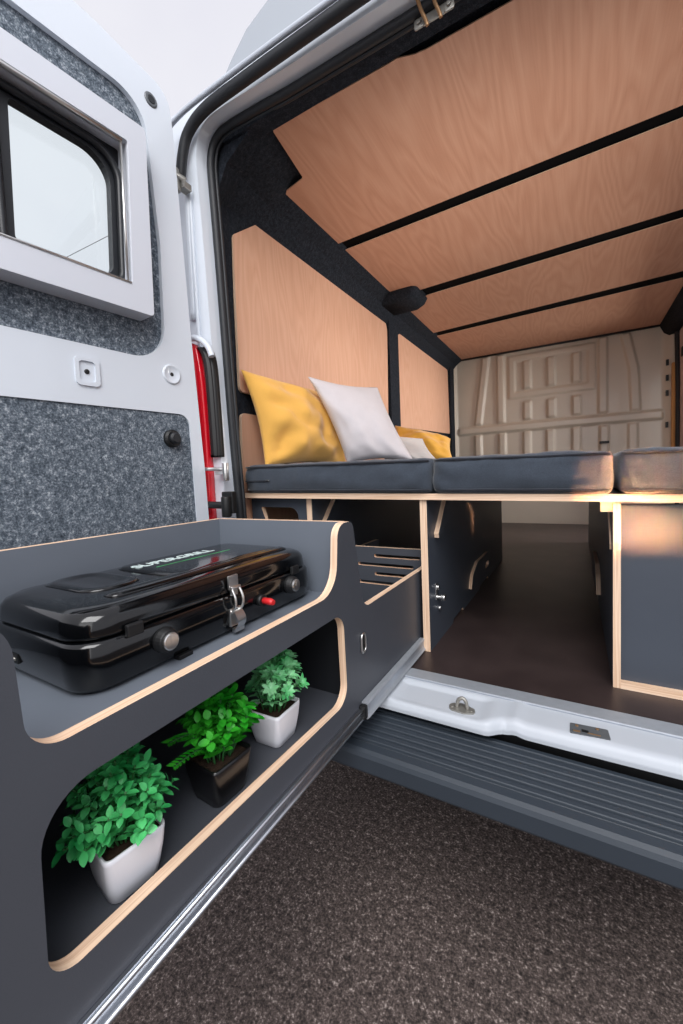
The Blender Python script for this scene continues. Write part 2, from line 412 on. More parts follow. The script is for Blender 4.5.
for z in (1.35, 1.60, 1.72, 1.84): mb.box(.628, .645, 4.135, 4.152, z, z+.045)
mb.build('slot', M['matte_black'], o)
mb = MB().box(.18, .25, 4.12, 4.16, 1.255, 1.275); mb.build('bracket', M['matte_black'], o)

# ------------------------------------------------------------------ the van: rear frame, door, sill, bumper
van = empty('van', (-.2, .9, 0), 'white panel van seen from behind with its rear doorway open', 'van')
# opening loop (x, z); the right half mirrors the left about x = -.22
open_l = [(-.985, .56), (-.992, .95), (-1.007, 1.27), (-1.024, 1.80), (-1.034, 2.05), (-1.033, 2.11), (-1.018, 2.155), (-.985, 2.182), (-.93, 2.190), (-.80, 2.185), (-.66, 2.178), (-.22, 2.172)]
def mir(pts): return pts+[(-.44-x, z) for x, z in reversed(pts[:-1])]
opening = [(p.x, p.y) for p in smooth_path([(x, z, 0) for x, z in mir(open_l)], 4)]
outer_l = [(-1.20, .48), (-1.205, 1.2), (-1.185, 1.9), (-1.165, 2.18), (-1.155, 2.262), (-1.12, 2.262), (-1.0, 2.262), (-.22, 2.262)]
outer = mir(outer_l)
body = MB()
# rear face as a band between the outline and the opening, stepped inwards at the seal
body.plate(outer+[(.545, .48), (.545, .56)] + list(reversed(opening)) + [(-.985, .48)], [], .05, (0, .955, 0), (1, 0, 0), (0, 0, 1), (0, -1, 0), 0, 0)
fr = body.build('body_frame', M['paint'], van, bevel=.012, seg=3)
re_ = mir([(-1.02, 2.25), (-.93, 2.275), (-.885, 2.32), (-.82, 2.372), (-.72, 2.41), (-.22, 2.43)])
MB().loft([[(x, .972, z) for x, z in re_], [(x*.995, .99, z-.002) for x, z in re_], [(x, 1.02, z) for x, z in re_]], smooth=False).build('roof_edge', M['roof'], van, bevel=.004)
def inset(pts, d):
    out = []; n = len(pts)
    for i, p in enumerate(pts):
        a = Vector(pts[max(i-1, 0)]); b = Vector(pts[min(i+1, n-1)]); t = (b-a).normalized()
        out.append((p[0]+t.y*d, p[1]-t.x*d))
    return out
# inner flange ring behind the face
mb = MB(); fl = inset(opening, .0); fl2 = inset(opening, -.055)
vs = [(x, 1.0, z) for x, z in fl]+[(x, .953, z) for x, z in fl2]; n = len(fl)
mb.add(vs, [(i, i+1, n+i+1, n+i) for i in range(n-1)], 0, True)
mb.build('door_flange', M['paint'], van)
# rubber seal round the opening, ribbed lips
mb = MB()
mb.tube([(x, 1.006, z) for x, z in inset(opening, .010)], .0125, 10)
mb.tube([(x, 1.018, z) for x, z in inset(opening, .020)], .006, 8)
mb.build('rubber_seal', M['rubber'], van)
# pillar pressings on the visible left pillar
mb = MB()
mb.tube(smooth_path([(-1.085, .952, 1.60), (-1.082, .952, 1.85), (-1.078, .952, 2.0)], 6), [.012]*13, 8)
mb.tube(smooth_path([(-1.062, .952, 1.05), (-1.066, .952, 1.5), (-1.07, .952, 2.02)], 6), [.007]*13, 8)
mb.build('pillar_pressing', M['paint'], van)
# outer channel with weather strip, and the gutter lip above it
ch = smooth_path([(-1.083, .93, 2.03), (-1.066, .93, 2.10), (-1.035, .93, 2.152), (-.96, .93, 2.184), (-.80, .93, 2.191), (-.50, .93, 2.193), (-.22, .93, 2.193), (.3, .93, 2.193), (.5, .93, 2.17)], 6)
MB().tube(ch, .016, 10).build('weather_strip', M['rubber'], van)
MB().tube(smooth_path([(-1.10, .915, 2.190), (-1.0, .915, 2.206), (-.74, .915, 2.212), (-.4, .915, 2.212), (.3, .915, 2.212)], 5), .0075, 8).build('gutter', M['paint_shade'], van)
# roof shell and sides so the body stands as a body
mb = MB()
ring = [(-1.20, .48), (-1.205, 1.2), (-1.185, 1.9), (-1.165, 2.18), (-1.10, 2.255), (-.92, 2.275), (-.81, 2.365), (-.22, 2.425)]
ring = mir(ring)
n = len(ring); rl = ring[:6]
vs = [(x, y, z) for y in (1.0, 2.5, 4.25) for x, z in rl]; q = len(rl)
mb.add(vs, [(k*q+i, (k+1)*q+i, (k+1)*q+i+1, k*q+i+1) for k in range(2) for i in range(q-1)], 0, True)
mb.build('side_panel', M['paint'], van)
rr = ring[5:n-5]; vs = [(x, y, z) for y in (1.0, 2.5, 4.25) for x, z in rr]; n = len(rr)
mb = MB(); mb.add(vs, [(k*n+i, (k+1)*n+i, (k+1)*n+i+1, k*n+i+1) for k in range(2) for i in range(n-1)], 0, True)
mb.build('roof', M['roof'], van)
# upper latch striker hanging from the header
mb = MB()
for x in (-.318, -.246):
    mb.loft([rrect(x-.012, x+.012, -.012, .012, .005, 0, 3), rrect(x-.012, x+.012, -.012, .012, .005, .004, 3)])
    L = len(mb.v)
    for i in range(L-2*len(rrect(0, 1, 0, 1, .1, 0, 3)), L):
        p = mb.v[i]; mb.v[i] = Vector((p.x, 1.012-p.z, 2.140+p.y))
    mb.tube([(x, 1.010, 2.140), (x, 1.003, 2.140)], .005, 8)
mb.box(-.308, -.256, 1.009, 1.014, 2.130, 2.154)
mb.build('striker_bracket', M['steel_dark'], van, bevel=.001)
for x in (-.302, -.270):
    MB().tube(smooth_path([(x+.006, 1.006, 2.120), (x+.003, 1.0, 2.130), (x-.004, .985, 2.145), (x-.006, .955, 2.162), (x+.006, .935, 2.19)], 6), .0042, 8).build('striker_rod', M['brass'], van)

# tail light, seen through the gap between door and pillar
mb = MB(); pts = smooth_path([(-1.075, .93, 1.525), (-1.050, .93, 1.51), (-1.034, .93, 1.44), (-1.026, .93, 1.33), (-1.023, .93, 1.07), (-1.022, .93, .62)], 5)
mb.loft([[(p.x-.09, .96, p.z), (p.x-.085, p.y, p.z), (p.x-.018, p.y, p.z), (p.x-.016, p.y+.006, p.z), (p.x-.015, .96, p.z)] for p in pts])
tl = mb.build('tail_light', M['red'], van); tl['label'] = 'red tail light between door and pillar'
mb = MB(); pts = smooth_path([(-1.012, .94, 1.505), (-.990, .942, 1.475), (-.980, .943, 1.40), (-.975, .944, 1.17), (-.978, .944, 1.155)], 5)
mb.loft([[(p.x-.053, .96, p.z), (p.x-.052, .936, p.z), (p.x-.036, .936, p.z), (p.x-.034, .944, p.z), (p.x-.024, .944, p.z), (p.x-.020, .936, p.z), (p.x-.018, .936, p.z), (p.x-.016, .96, p.z)] for p in pts])
mb.build('light_gasket', M['matte_black'], van)
MB().tube(smooth_path([(-1.09, .93, 1.535), (-1.06, .928, 1.533), (-1.025, .928, 1.515), (-1.0, .928, 1.49), (-.99, .93, 1.462)], 6), .010, 8).build('pillar_lip', M['paint'], van)
# door check strap and lower hinge
mb = MB()
mb.tube([(-1.065, .90, 1.112), (-.955, .925, 1.105)], .006, 8); mb.tube([(-.955, .925, 1.125), (-.955, .925, 1.07)], .010, 10)
mb.box(-1.0, -.97, .925, .95, 1.09, 1.112)
mb.build('check_strap', M['steel'], van, bevel=.001)
mb = MB(); mb.box(-.985, -.938, .93, .95, .965, 1.035); mb.tube([(-1.05, .91, .995), (-.955, .92, .992)], .012, 10); mb.tube([(-.955, .92, .955), (-.955, .92, 1.02)], .016, 10)
mb.build('door_hinge', M['matte_black'], van, bevel=.004)
mb = MB(); mb.tube([(-1.085, .89, 2.035), (-1.07, .905, 2.02), (-1.055, .925, 2.01)], .013, 8); mb.tube([(-1.073, .905, 2.045), (-1.069, .905, 1.975)], .010, 8); mb.box(-1.075, -1.045, .91, .94, 1.985, 2.005)
mb.build('door_hinge', M['steel_dark'], van, bevel=.002)

# sill: white pressed step, aluminium strip, latch plates
def sill(u, v):
    x = -1.15+1.85*u; t = v
    yf = .846+.012*sstep(-.2, .6, x)+.022*sstep(-.165, -.13, x)
    if t < .75:
        y = .955-(.955-yf-.012)*t/.75; z = .548
    else:
        a = (t-.75)/.25; y = yf+.012-.022*math.sin(min(1, a*1.6)*PI/2); z = .548-.012*(1-math.cos(min(1, a*2)*PI/2))-.022*max(0, a-.3)
    rec = sstep(-.40, -.36, x)*sstep(-.155, -.19, x)*sstep(.94, .925, y)*sstep(.835, .86, y)
    z -= .007*rec
    z += .004*sstep(.02, 0, abs(x+.11))*sstep(.83, .86, y)
    return (x, y, z)
MB().grid(sill, 220, 40).build('sill', M['sill'], van)
MB().box(-1.15, .70, .885, .95, .43, .530).build('sill_face', M['matte_black'], van)
MB().box(-1.0, .55, .945, .990, .548, .5535).build('sill_strip', M['alu_matte'], van, bevel=.002)
mb = MB()
def flat_plate(mb, pts, z0, z1): mb.loft([[(a, b, z0) for a, b in pts], [(a, b, z1) for a, b in pts]], smooth=False)
st = rpoly([(-.251, .885, .012), (-.225, .895, .01), (-.195, .884, .012), (-.190, .868, .012), (-.214, .858, .012), (-.246, .862, .012)])
flat_plate(mb, st, .5405, .5445)
mb.tube(smooth_path([(-.232, .875, .544), (-.229, .876, .560), (-.22, .878, .566), (-.212, .877, .560), (-.209, .876, .544)], 5), .004, 8)
for x in (-.242, -.200): mb.tube([(x, .873, .544), (x, .873, .546)], .004, 8)
mb.build('latch_striker', M['steel_dark'], van)
mb = MB(); flat_plate(mb, rpoly([(-.012, .912, .003), (.053, .917, .003), (.056, .884, .003), (-.012, .877, .003)], 3), .547, .5495)
lp = mb.build('latch_plate', M['sticker'], van)
mb = MB(); mb.tube([(.0, .905, .5495), (.0, .905, .551)], .003, 8); mb.tube([(.035, .909, .5495), (.035, .909, .551)], .003, 8); mb.box(-.006, .006, .884, .889, .549, .5502); mb.box(.018, .040, .887, .890, .549, .5502)
mb.build('rivet', M['brass'], lp)
MB().box(.008, .02, .888, .896, .549, .5504).build('keeper_slot', M['matte_black'], lp)

# bumper step with lengthwise grooves
prof = [(.90, .480), (.872, .482)]
for k in range(7):
    y = .868-k*.0185
    prof += [(y, .500), (y-.0115, .500), (y-.0135, .4935), (y-.0165, .4935)]
prof += [(.735, .500), (.716, .4995), (.709, .495), (.7055, .487), (.706, .457), (.711, .450), (.73, .448), (.90, .448)]
mb = MB(); n = len(prof)
mb.loft([[(x, y+dy, z) for y, z in prof] for x, dy in ((-1.16, .05), (-1.1, .004), (-.5, 0), (.1, 0), (.66, .004), (.72, .05))], smooth=False)
MBP = mb.build('bumper', M['bumper'], van, bevel=.0015, seg=1); MBP['label'] = 'dark grey ribbed plastic rear bumper step'
MB().box(-1.1, .66, .90, 4.1, .44, .53).build('underbody', M['matte_black'], van)
# wheels far under the body keep it standing on the ground
for x in (-1.08, .62):
    for y in (1.95, 4.9):
        mb = MB(); P = []
        for xx, rr in ((x-.10, .30), (x-.085, .335), (x+.085, .335), (x+.10, .30)):
            P.append([(xx, y+rr*math.cos(2*PI*k/28), .335+rr*math.sin(2*PI*k/28)) for k in range(28)])
        if y < 4: mb.loft(P).build('wheel', M['rubber'], van)

# ------------------------------------------------------------------ rear door (its inner side faces the camera)
d = Vector((.079, .997, 0)).normalized(); nrm = Vector((d.y, -d.x, 0)); P0 = Vector((-1.0186, .9, 0))
def D(s, z, off=0): return P0+d*s+nrm*off+Vector((0, 0, z))
def dframe(off): return dict(O=P0+nrm*off, ua=d, ub=(0, 0, 1), un=nrm)
out = rpoly([(-.78, .56, .05), (.012, .56, .03), (0, 1.10, .3), (-.022, 1.535, .3), (-.040, 2.10, .1), (-.05, 2.20, .055), (-.26, 2.238, .3), (-.74, 2.238, .06)], 8)
upper = rpoly([(-.74, 1.42, .05), (-.112, 1.42, .10), (-.105, 1.75, .2), (-.13, 2.126, .085), (-.74, 2.126, .05)], 10)
lower = rpoly([(-.74, .60, .04), (-.034, .60, .03), (-.046, 1.275, .035), (-.74, 1.268, .04)], 8)
win = rpoly([(-.69, 1.60, .04), (-.20, 1.60, .04), (-.20, 1.96, .04), (-.69, 1.96, .04)])
mb = MB(); mb.plate(out, [upper, lower], .030, **dframe(0), face=0, edge=0)
door = mb.build('rear_door', M['paint'], van, bevel=.019, seg=5); door['label'] = 'open left rear door with window and grey felt lining'
mb = MB(); mb.plate([(a+.002*(1 if a < -.4 else -1), b) for a, b in out], [win], .012, **dframe(-.045), face=0, edge=0); 
mb.plate(rpoly([(-.775, .57, .03), (.004, .57, .03), (-.008, 1.1, .3), (-.03, 1.535, .3), (-.049, 2.10, .1), (-.06, 2.19, .05), (-.26, 2.225, .3), (-.735, 2.225, .06)], 8), [upper, lower], .022, **dframe(-.029), face=0, edge=0)
mb.build('outer_skin', M['paint'], door, bevel=.004)
upf = [(a, b) for a, b in rpoly([(-.75, 1.41, .05), (-.106, 1.41, .10), (-.10, 1.75, .2), (-.125, 2.134, .085), (-.75, 2.134, .05)], 10)]
MB().plate(upf, [win], .022, **dframe(-.014), face=0, edge=0).build('felt_panel', M['felt'], door, bevel=.002)
MB().plate(lower, [], .02, **dframe(-.004), face=0, edge=0).build('felt_panel', M['felt'], door, bevel=.004)
# pressed dimples with bolts
mb = MB(); mb.plate(rpoly([(-.356, 1.318, .012), (-.300, 1.318, .012), (-.300, 1.388, .012), (-.356, 1.388, .012)]), [rpoly([(-.347, 1.328, .008), (-.310, 1.328, .008), (-.310, 1.378, .008), (-.347, 1.378, .008)])], .006, **dframe(.0045), face=0, edge=0)
mb.build('pressing', M['paint'], door, bevel=.003)
def disc(name, s, z, r, o0, o1, mat, par, r2=None, n=24, bevel=.0):
    r2 = r if r2 is None else r2
    rg = lambda rr, oo: [D(s+rr*math.cos(2*PI*k/n), z+rr*math.sin(2*PI*k/n), oo) for k in range(n)]
    return MB().loft([rg(r, o0), rg(r, o0+(o1-o0)*.6), rg(r2, o1)], smooth=False).build(name, mat, par, bevel=bevel)
disc('screw', -.329, 1.353, .006, .0, .003, M['matte_black'], door, .004)
mb = MB(); N = 28
def ringd(r, o): return [D(-.096+r*math.cos(2*PI*k/N), 1.388+r*math.sin(2*PI*k/N), o) for k in range(N)]
mb.loft([ringd(.029, 0), ringd(.027, .004), ringd(.024, .004), ringd(.020, .0015), ringd(.004, .0012)], caps=False); mb.build('pressing', M['paint'], door)
disc('screw', -.096, 1.388, .0055, .0, .003, M['matte_black'], door, .004)
disc('rubber_buffer', -.108, 1.200, .026, -.004, .012, M['matte_black'], door, .021)
disc('buffer_cap', -.108, 1.200, .017, .011, .024, M['rubber'], door, .012)
disc('grommet', -.105, 2.145, .019, -.002, .003, M['sticker'], door, .016)
disc('grommet', -.105, 2.145, .011, .002, .0045, M['rubber'], door, .010)
# window: white box surround, rubber, panes
fo = rpoly([(-.80, 1.520, .01), (-.166, 1.522, .010), (-.156, 2.012, .012), (-.80, 2.012, .01)], 4)
fi = rpoly([(-.72, 1.588, .004), (-.221, 1.588, .004), (-.208, 1.950, .004), (-.72, 1.944, .004)], 2)
MB().plate(fo, [fi], .058, **dframe(.045), face=0, edge=0).build('window_surround', M['frame_white'], door, bevel=.006, seg=3)
mb = MB()
mb.tube([D(-.72, 1.941, .04), D(-.222, 1.944, .04), ], .006, 8); mb.tube([D(-.224, 1.944, .04), D(-.230, 1.592, .04)], .0035, 8); mb.tube([D(-.72, 1.591, .045), D(-.224, 1.591, .045)], .003, 8)
mb.build('chrome_trim', M['steel'], door)
ro = rpoly([(-.74, 1.585, .03), (-.196, 1.585, .03), (-.19, 1.965, .03), (-.74, 1.965, .03)])
ri = rpoly([(-.72, 1.612, .02), (-.468, 1.612, .004), (-.468, 1.925, .004), (-.72, 1.925, .02)])
rj = rpoly([(-.452, 1.614, .012), (-.243, 1.614, .03), (-.232, 1.914, .065), (-.444, 1.916, .006)], 10)
MB().plate(ro, [ri, rj], .022, **dframe(-.004), face=0, edge=0).build('window_seal', M['rubber_gloss'], door, bevel=.005, seg=3)
mb = MB(); lp_ = rpoly([(-.475, 1.600, .01), (-.222, 1.600, .03), (-.212, 1.93, .07), (-.475, 1.932, .01)], 10)
mb.tube([D(a, b, .002) for a, b in lp_], .009, 8, closed=True); mb.build('inner_seal', M['rubber_gloss'], door)
mb = MB(); mb.plate(rpoly([(-.74, 1.59, 0), (-.2, 1.59, 0), (-.2, 1.96, 0), (-.74, 1.96, 0)]), [], .004, **dframe(-.03), face=0, edge=0)
mb.build('window_pane', M['glass'], door)

# ------------------------------------------------------------------ bed
def zt(x): return 1.0035-.0162*(x-.08)     # top of the deck, very slightly out of level
bed = empty('bed_platform', (-.2, 2.0, FZ), 'dark plywood bed platform with pale edges across the van', 'bed')
mb = MB()
X0, X1 = -1.05, .69
y0, y1 = 1.10, 3.0
v = [(x, y, zt(x)-dz) for dz in (.0175, 0) for y in (y0, y1) for x in (X0, X1)]
mb.add(v, [(0, 2, 3, 1), (4, 5, 7, 6)], 0); b0 = len(mb.v)-8
for q in [(0, 1, 5, 4), (2, 6, 7, 3), (0, 4, 6, 2), (1, 3, 7, 5)]: mb.f.append([b0+i for i in q]); mb.m.append(1); mb.sm.append(False)
mb.build('deck', [M['charcoal_box'], M['edge_z']], bed)
fy = dict(ua=(0, 1, 0), ub=(0, 0, 1), un=(1, 0, 0))
def part_plate(name, x, thick, outl, holes, par, face=None): 
    return MB().plate(outl, holes, thick, (x, 0, 0), **fy).build(name, [face or M['charcoal_box'], M['edge_x']], par)
def hand(yc, zc): return rpoly([(yc-.075, zc-.025, .02), (yc+.075, zc-.025, .02), (yc+.075, zc+.045, .04), (yc-.075, zc+.045, .04)])
bot = [(1.11, FZ), (1.30, FZ), (1.30, FZ+.006), (1.42, FZ+.006), (1.42, FZ), (2.42, FZ)]
part_plate('partition', -.366, .020, [(1.11, FZ), (1.36, FZ), (1.37, FZ+.012), (1.50, FZ+.012), (1.51, FZ), (1.80, FZ), (1.81, FZ+.012), (2.0, FZ+.012), (2.01, FZ), (2.45, FZ), (2.45, zt(-.37)-.018), (1.11, zt(-.37)-.018)], [], bed)
MB().plate(rpoly([(1.60, .605), (1.625, .655, .06), (1.72, .690, .08), (1.98, .690, .03), (1.98, .605)]), [rpoly([(1.88, .625, .01), (1.96, .625, .01), (1.96, .65, .01), (1.88, .65, .01)])], .014, (-.354, 0, 0), **fy).build('foot_plate', [M['charcoal_box'], M['edge_x']], bed)
part_plate('partition', .089, .015, [(1.105, FZ), (3.2, FZ), (3.0, zt(.1)-.018), (1.105, zt(.1)-.018)], [], bed)
MB().plate(rpoly([(1.62, .625), (1.64, .68, .05), (1.72, .715, .07), (1.98, .715, .03), (1.98, .625)]), [], .016, (.076, 0, 0), **fy).build('foot_plate', [M['charcoal_box'], M['edge_x']], bed)
part_plate('partition', -.773, .021, [(1.13, FZ), (2.45, FZ), (2.45, zt(-.77)-.018), (1.13, zt(-.77)-.018)], [], bed)
# left box front with a hand cutout
MB().plate([(-1.05, FZ), (-.795, FZ), (-.795, zt(-.8)-.019), (-1.05, zt(-1)-.019)], [rpoly([(-.965, .86, .015), (-.838, .86, .02), (-.838, .966, .035), (-1.005, .968, .008), (-1.0, .955, .008)])], .018, (0, 1.14, 0), (1, 0, 0), (0, 0, 1), (0, -1, 0)).build('box_front', [M['charcoal_box'], M['edge_y']], bed)
# right box: front panel in front of a base board
MB().box(.089, .69, 1.118, 1.136, FZ+.016, zt(.4)-.02).build('box_front', M['charcoal_box'], bed)
mb = MB(); mb.box(.089, .69, 1.104, 2.4, FZ, FZ+.016); mb.build('base_board', M['edge_z'], bed)
# gusset brackets under the deck
def gusset(x, thick, y):
    z = zt(x)-.018
    MB().plate([(y+.10, z), (y, z-.105), (y+.004, z-.118), (y+.03, z-.112), (y+.34, z)], [], thick, (x, 0, 0), **fy).build('gusset', [M['charcoal_box'], M['edge_x']], bed)
gusset(-.352, .014, 1.172); gusset(.076, .006, 1.15); gusset(-.755, .018, 1.17)
MB().box(.050, .076, 1.112, 1.135, zt(.05)-.042, zt(.05)-.018).build('cleat', M['edge_y'], bed)
mb = MB()
mb.tube([(-.368, 1.19, .690), (-.348, 1.19, .690)], .006, 10); mb.tube([(-.352, 1.19, .690), (-.342, 1.19, .690)], .010, 12); mb.box(-.368, -.364, 1.172, 1.19, .685, .735)
mb.tube([(-.366, 1.184, .722), (-.358, 1.184, .722)], .007, 10); mb.tube([(-.366, 1.195, .655), (-.358, 1.195, .655)], .007, 10)
mb.build('latch', M['steel'], bed, bevel=.001)

# ------------------------------------------------------------------ mattress cushions
def mattress(x0, x1, label, seed, zoff=0):
    root = empty('mattress_cushion', ((x0+x1)/2, 2.0, zt((x0+x1)/2)), label, 'mattress cushion', 'charcoal mattress cushions on the bed')
    H = .098
    rings = []
    ny = 40
    def ringpts(ins, t):
        # rectangle loop sampled densely so the surface can wrinkle
        pts = []
        a0, a1, b0, b1 = x0+.002+ins, x1-.002-ins, 1.092+ins, 2.95-ins
        nx = 60
        for k in range(nx): pts.append((a0+(a1-a0)*k/nx, b0))
        for k in range(14): pts.append((a1, b0+(b1-b0)*k/14))
        for k in range(nx): pts.append((a1-(a1-a0)*k/nx, b1))
        for k in range(14): pts.append((a0, b1-(b1-b0)*k/14))
        o = []
        for x, y in pts:
            # rounded corners + wrinkled face
            cxn = max(0, 1-min(x-x0, x1-x)/.03); cyn = max(0, 1-(y-1.092)/.03)
            y += .016*cxn*cxn*(1 if y < 2 else -1)
            w = noise.noise(Vector((x*9+seed, y*5, t*3)))*.006+noise.noise(Vector((x*34+seed, y*12, t*4)))*.003
            ed = min(x-x0, x1-x)
            w += .006*math.exp(-(ed/.05)**2)*math.sin(9*t+ed*60+seed)*(1 if .1 < t < .95 else 0)
            bul = .008*math.sin(PI*t)
            nyv = -1 if y < 1.15 else 0
            o.append((x, y+nyv*(bul+w), zt(x)+.001+H*t+zoff*0+(w*.8 if t > .9 else 0)))
        return o
    for ins, t in ((.012, 0), (.003, .05), (0, .14), (-.001, .3), (-.001, .45), (0, .6), (0, .75), (.0, .88), (.004, .95), (.014, 1.0), (.05, 1.03)):
        rings.append(ringpts(ins, t))
    mb = MB(); mb.loft(rings); cov = mb.build('cover', M['mattress'], root)
    mb = MB()
    for zf, dy in ((.10, -.001), (.93, -.003)):
        pts = []
        for k in range(31):
            x = x0+.006+(x1-x0-.012)*k/30; cxn = max(0, 1-min(x-x0, x1-x)/.03)
            pts.append((x, 1.0905+dy+.016*cxn*cxn, zt(x)+.001+H*zf+noise.noise(Vector((x*9+seed, 3, zf)))*.0015))
        mb.tube(pts, .003, 6)
    mb.build('piping', M['piping'], root)
    return root
mt = mattress(-1.035, -.346, 'charcoal mattress cushion under the scatter pillows, leftmost of three', 1.3)
mattress(-.342, .076, 'charcoal mattress cushion in the middle of the bed between two others', 5.1)
mattress(.084, .68, 'charcoal mattress cushion at the right end of the bed above the closed box', 9.7)
mb = MB(); mb.box(-1.02, -.925, 1.0805, 1.084, 1.062, 1.066); mb.build('zipper', M['piping'], mt)
mb = MB(); mb.box(-.925, -.911, 1.078, 1.084, 1.0625, 1.0665); mb.build('zipper_pull', M['steel'], mt, bevel=.001)

# ------------------------------------------------------------------ scatter pillows
def pillow(c, puff, mat, label, seed, wr=.006, name='pillow', weld=True):
    """c: bottom left, bottom right, top right, top left as seen from the front"""
    A, B, C_, Dd = [Vector(q)+Vector((0, 0, .007)) for q in c]
    nn = ((B-A).cross(Dd-A)).normalized()
    N = 34; vs = {}; mb = MB(); front = []; back = []
    def base(u, v):
        # sides bow inwards between the pinched corners
        uu = u+.045*math.sin(PI*v)*(.5-u)*2*(abs(2*u-1)**1.5)
        vv = v+.045*math.sin(PI*u)*(.5-v)*2*(abs(2*v-1)**1.5)
        return A*(1-uu)*(1-vv)+B*uu*(1-vv)+C_*uu*vv+Dd*(1-uu)*vv
    def h(u, v):
        a = 1-abs(2*u-1)**2.2; b = 1-abs(2*v-1)**2.2
        return puff*max(0, a*b)**.55
    def side(sg):
        def fn(u, v):
            p = base(u, v); hh = h(u, v)
            e = min(1, 6*min(u, v, 1-u, 1-v))
            w = noise.noise(Vector((u*3.1+seed, v*3.1, sg)))*wr*1.6+noise.noise(Vector((u*7+seed, v*6+3, sg*2)))*wr+abs(noise.noise(Vector((u*2.3+v*2.4+seed, v*2-u*2, 4))))*wr*1.5
            # gathered folds running from the corners and seams
            w += wr*.7*math.sin(18*(u+.4*v)+seed)*math.exp(-((v-.1)/.2)**2)+wr*.6*math.sin(16*(v-.3*u)+seed)*math.exp(-((u-.08)/.18)**2)
            return p+nn*sg*(hh*(1 if sg > 0 else .3)+w*e)
        return fn
    mb.grid(side(1), N, N); b0 = len(mb.v)
    f2 = side(-1)
    vs2 = [f2(i/N, j/N) for j in range(N+1) for i in range(N+1)]
    mb.add(vs2, [((j+1)*(N+1)+i, (j+1)*(N+1)+i+1, j*(N+1)+i+1, j*(N+1)+i) for j in range(N) for i in range(N)], 0, True)
    o = mb.build(name, mat)
    ss = o.modifiers.new('subdivision', 'SUBSURF'); ss.levels = 1; ss.render_levels = 1
    wd = o.modifiers.new('weld', 'WELD'); wd.merge_threshold = .0015
    tag(o, label, 'pillow', 'scatter pillows on the bed')
    return o
pillow([(-.965, 1.128, 1.106), (-.862, 1.54, 1.106), (-.99, 1.63, 1.45), (-1.05, 1.118, 1.466)], .082, M['mustard'], 'mustard yellow pillow leaning on the wood wall, nearest the doorway', 2.2, .020)
pillow([(-.800, 1.44, 1.112), (-.570, 1.585, 1.112), (-.765, 1.68, 1.452), (-.918, 1.355, 1.463)], .08, M['linen'], 'pale off-white textured pillow leaning against the mustard yellow one', 5.7, .005)
pillow([(-.82, 1.90, 1.106), (-.575, 1.97, 1.106), (-.69, 2.06, 1.24), (-.95, 1.86, 1.29)], .075, M['grey_linen'], 'light grey pillow mostly hidden behind the big off-white pillow', 8.4, .006)
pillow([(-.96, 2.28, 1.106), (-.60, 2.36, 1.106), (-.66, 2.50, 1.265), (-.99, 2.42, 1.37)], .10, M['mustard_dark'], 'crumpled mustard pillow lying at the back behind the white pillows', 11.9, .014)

# ------------------------------------------------------------------ slide-out kitchen
kit = empty('slide_out_kitchen', (-.585, .6, .56), 'charcoal plywood kitchen drawer unit pulled out of the van', 'kitchen unit')
XK, XL = -.398, -.773
outl = rpoly([(.03, .575), (1.62, .575), (1.62, .782), (.762, .783, .035), (.727, .977, .018), (.667, .977, .030), (.652, .846, .060), (.146, .844, .032), (.140, .977, .045), (.03, .977, .01)], 10)
cut = rpoly([(.146, .634, .028), (.149, .80, .048), (.674, .80, .034), (.679, .617, .036)], 10)
MB().plate(outl, [cut], .015, (XK, 0, 0), (0, 1, 0), (0, 0, 1), (1, 0, 0)).build('side_panel', [M['charcoal'], M['edge_x']], kit)
outb = rpoly([(.03, .575), (1.62, .575), (1.62, .782), (.762, .783, .035), (.727, .977, .018), (.03, .977, .01)], 8)
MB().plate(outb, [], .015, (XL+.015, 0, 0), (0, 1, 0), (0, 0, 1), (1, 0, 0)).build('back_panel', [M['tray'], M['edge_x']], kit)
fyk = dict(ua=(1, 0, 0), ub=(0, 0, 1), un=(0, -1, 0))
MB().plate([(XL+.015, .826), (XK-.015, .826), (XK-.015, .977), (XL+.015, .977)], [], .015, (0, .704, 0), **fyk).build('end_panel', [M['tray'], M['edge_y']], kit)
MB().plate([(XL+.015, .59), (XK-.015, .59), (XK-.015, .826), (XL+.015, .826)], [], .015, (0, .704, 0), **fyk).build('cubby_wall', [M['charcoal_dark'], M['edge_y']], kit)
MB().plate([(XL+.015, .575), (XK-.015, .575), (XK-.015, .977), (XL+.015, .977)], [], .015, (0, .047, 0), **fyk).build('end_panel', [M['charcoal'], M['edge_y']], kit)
MB().box(XL+.015, XL+.018, .062, .704, .609, .811).build('cubby_back', M['charcoal_dark'], kit)  # thin dark sheet over the back panel, painting in the cubby shade
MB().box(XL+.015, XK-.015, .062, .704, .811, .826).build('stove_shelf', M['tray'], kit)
MB().box(XL+.015, XK-.015, .062, 1.6, .594, .609).build('bottom_shelf', M['charcoal'], kit)
slots = []
for zc, a, b in ((.804, -.575, -.418), (.774, -.635, -.44), (.744, -.575, -.418), (.714, -.635, -.44)):
    slots.append(rpoly([(a, zc-.0055, .005), (b, zc-.0055, .005), (b, zc+.0055, .005), (a, zc+.0055, .005)], 4))
MB().plate([(XL+.016, .61), (XK-.016, .61), (XK-.016, .832), (XL+.016, .832)], slots, .014, (0, 1.19, 0), **fyk).build('slotted_divider', [M['charcoal'], M['edge_y']], kit)
mb = MB(); rg = rpoly([(.740, .690, .008), (.760, .692, .008), (.758, .732, .008), (.742, .730, .008)], 5)
mb.tube([(XK+.003, a, b) for a, b in rg], .0025, 8, closed=True); mb.build('pull_ring', M['steel'], kit)
MB().plate(rg, [], .001, (XK+.0012, 0, 0), (0, 1, 0), (0, 0, 1), (1, 0, 0), 0, 0).build('finger_recess', M['matte_black'], kit)
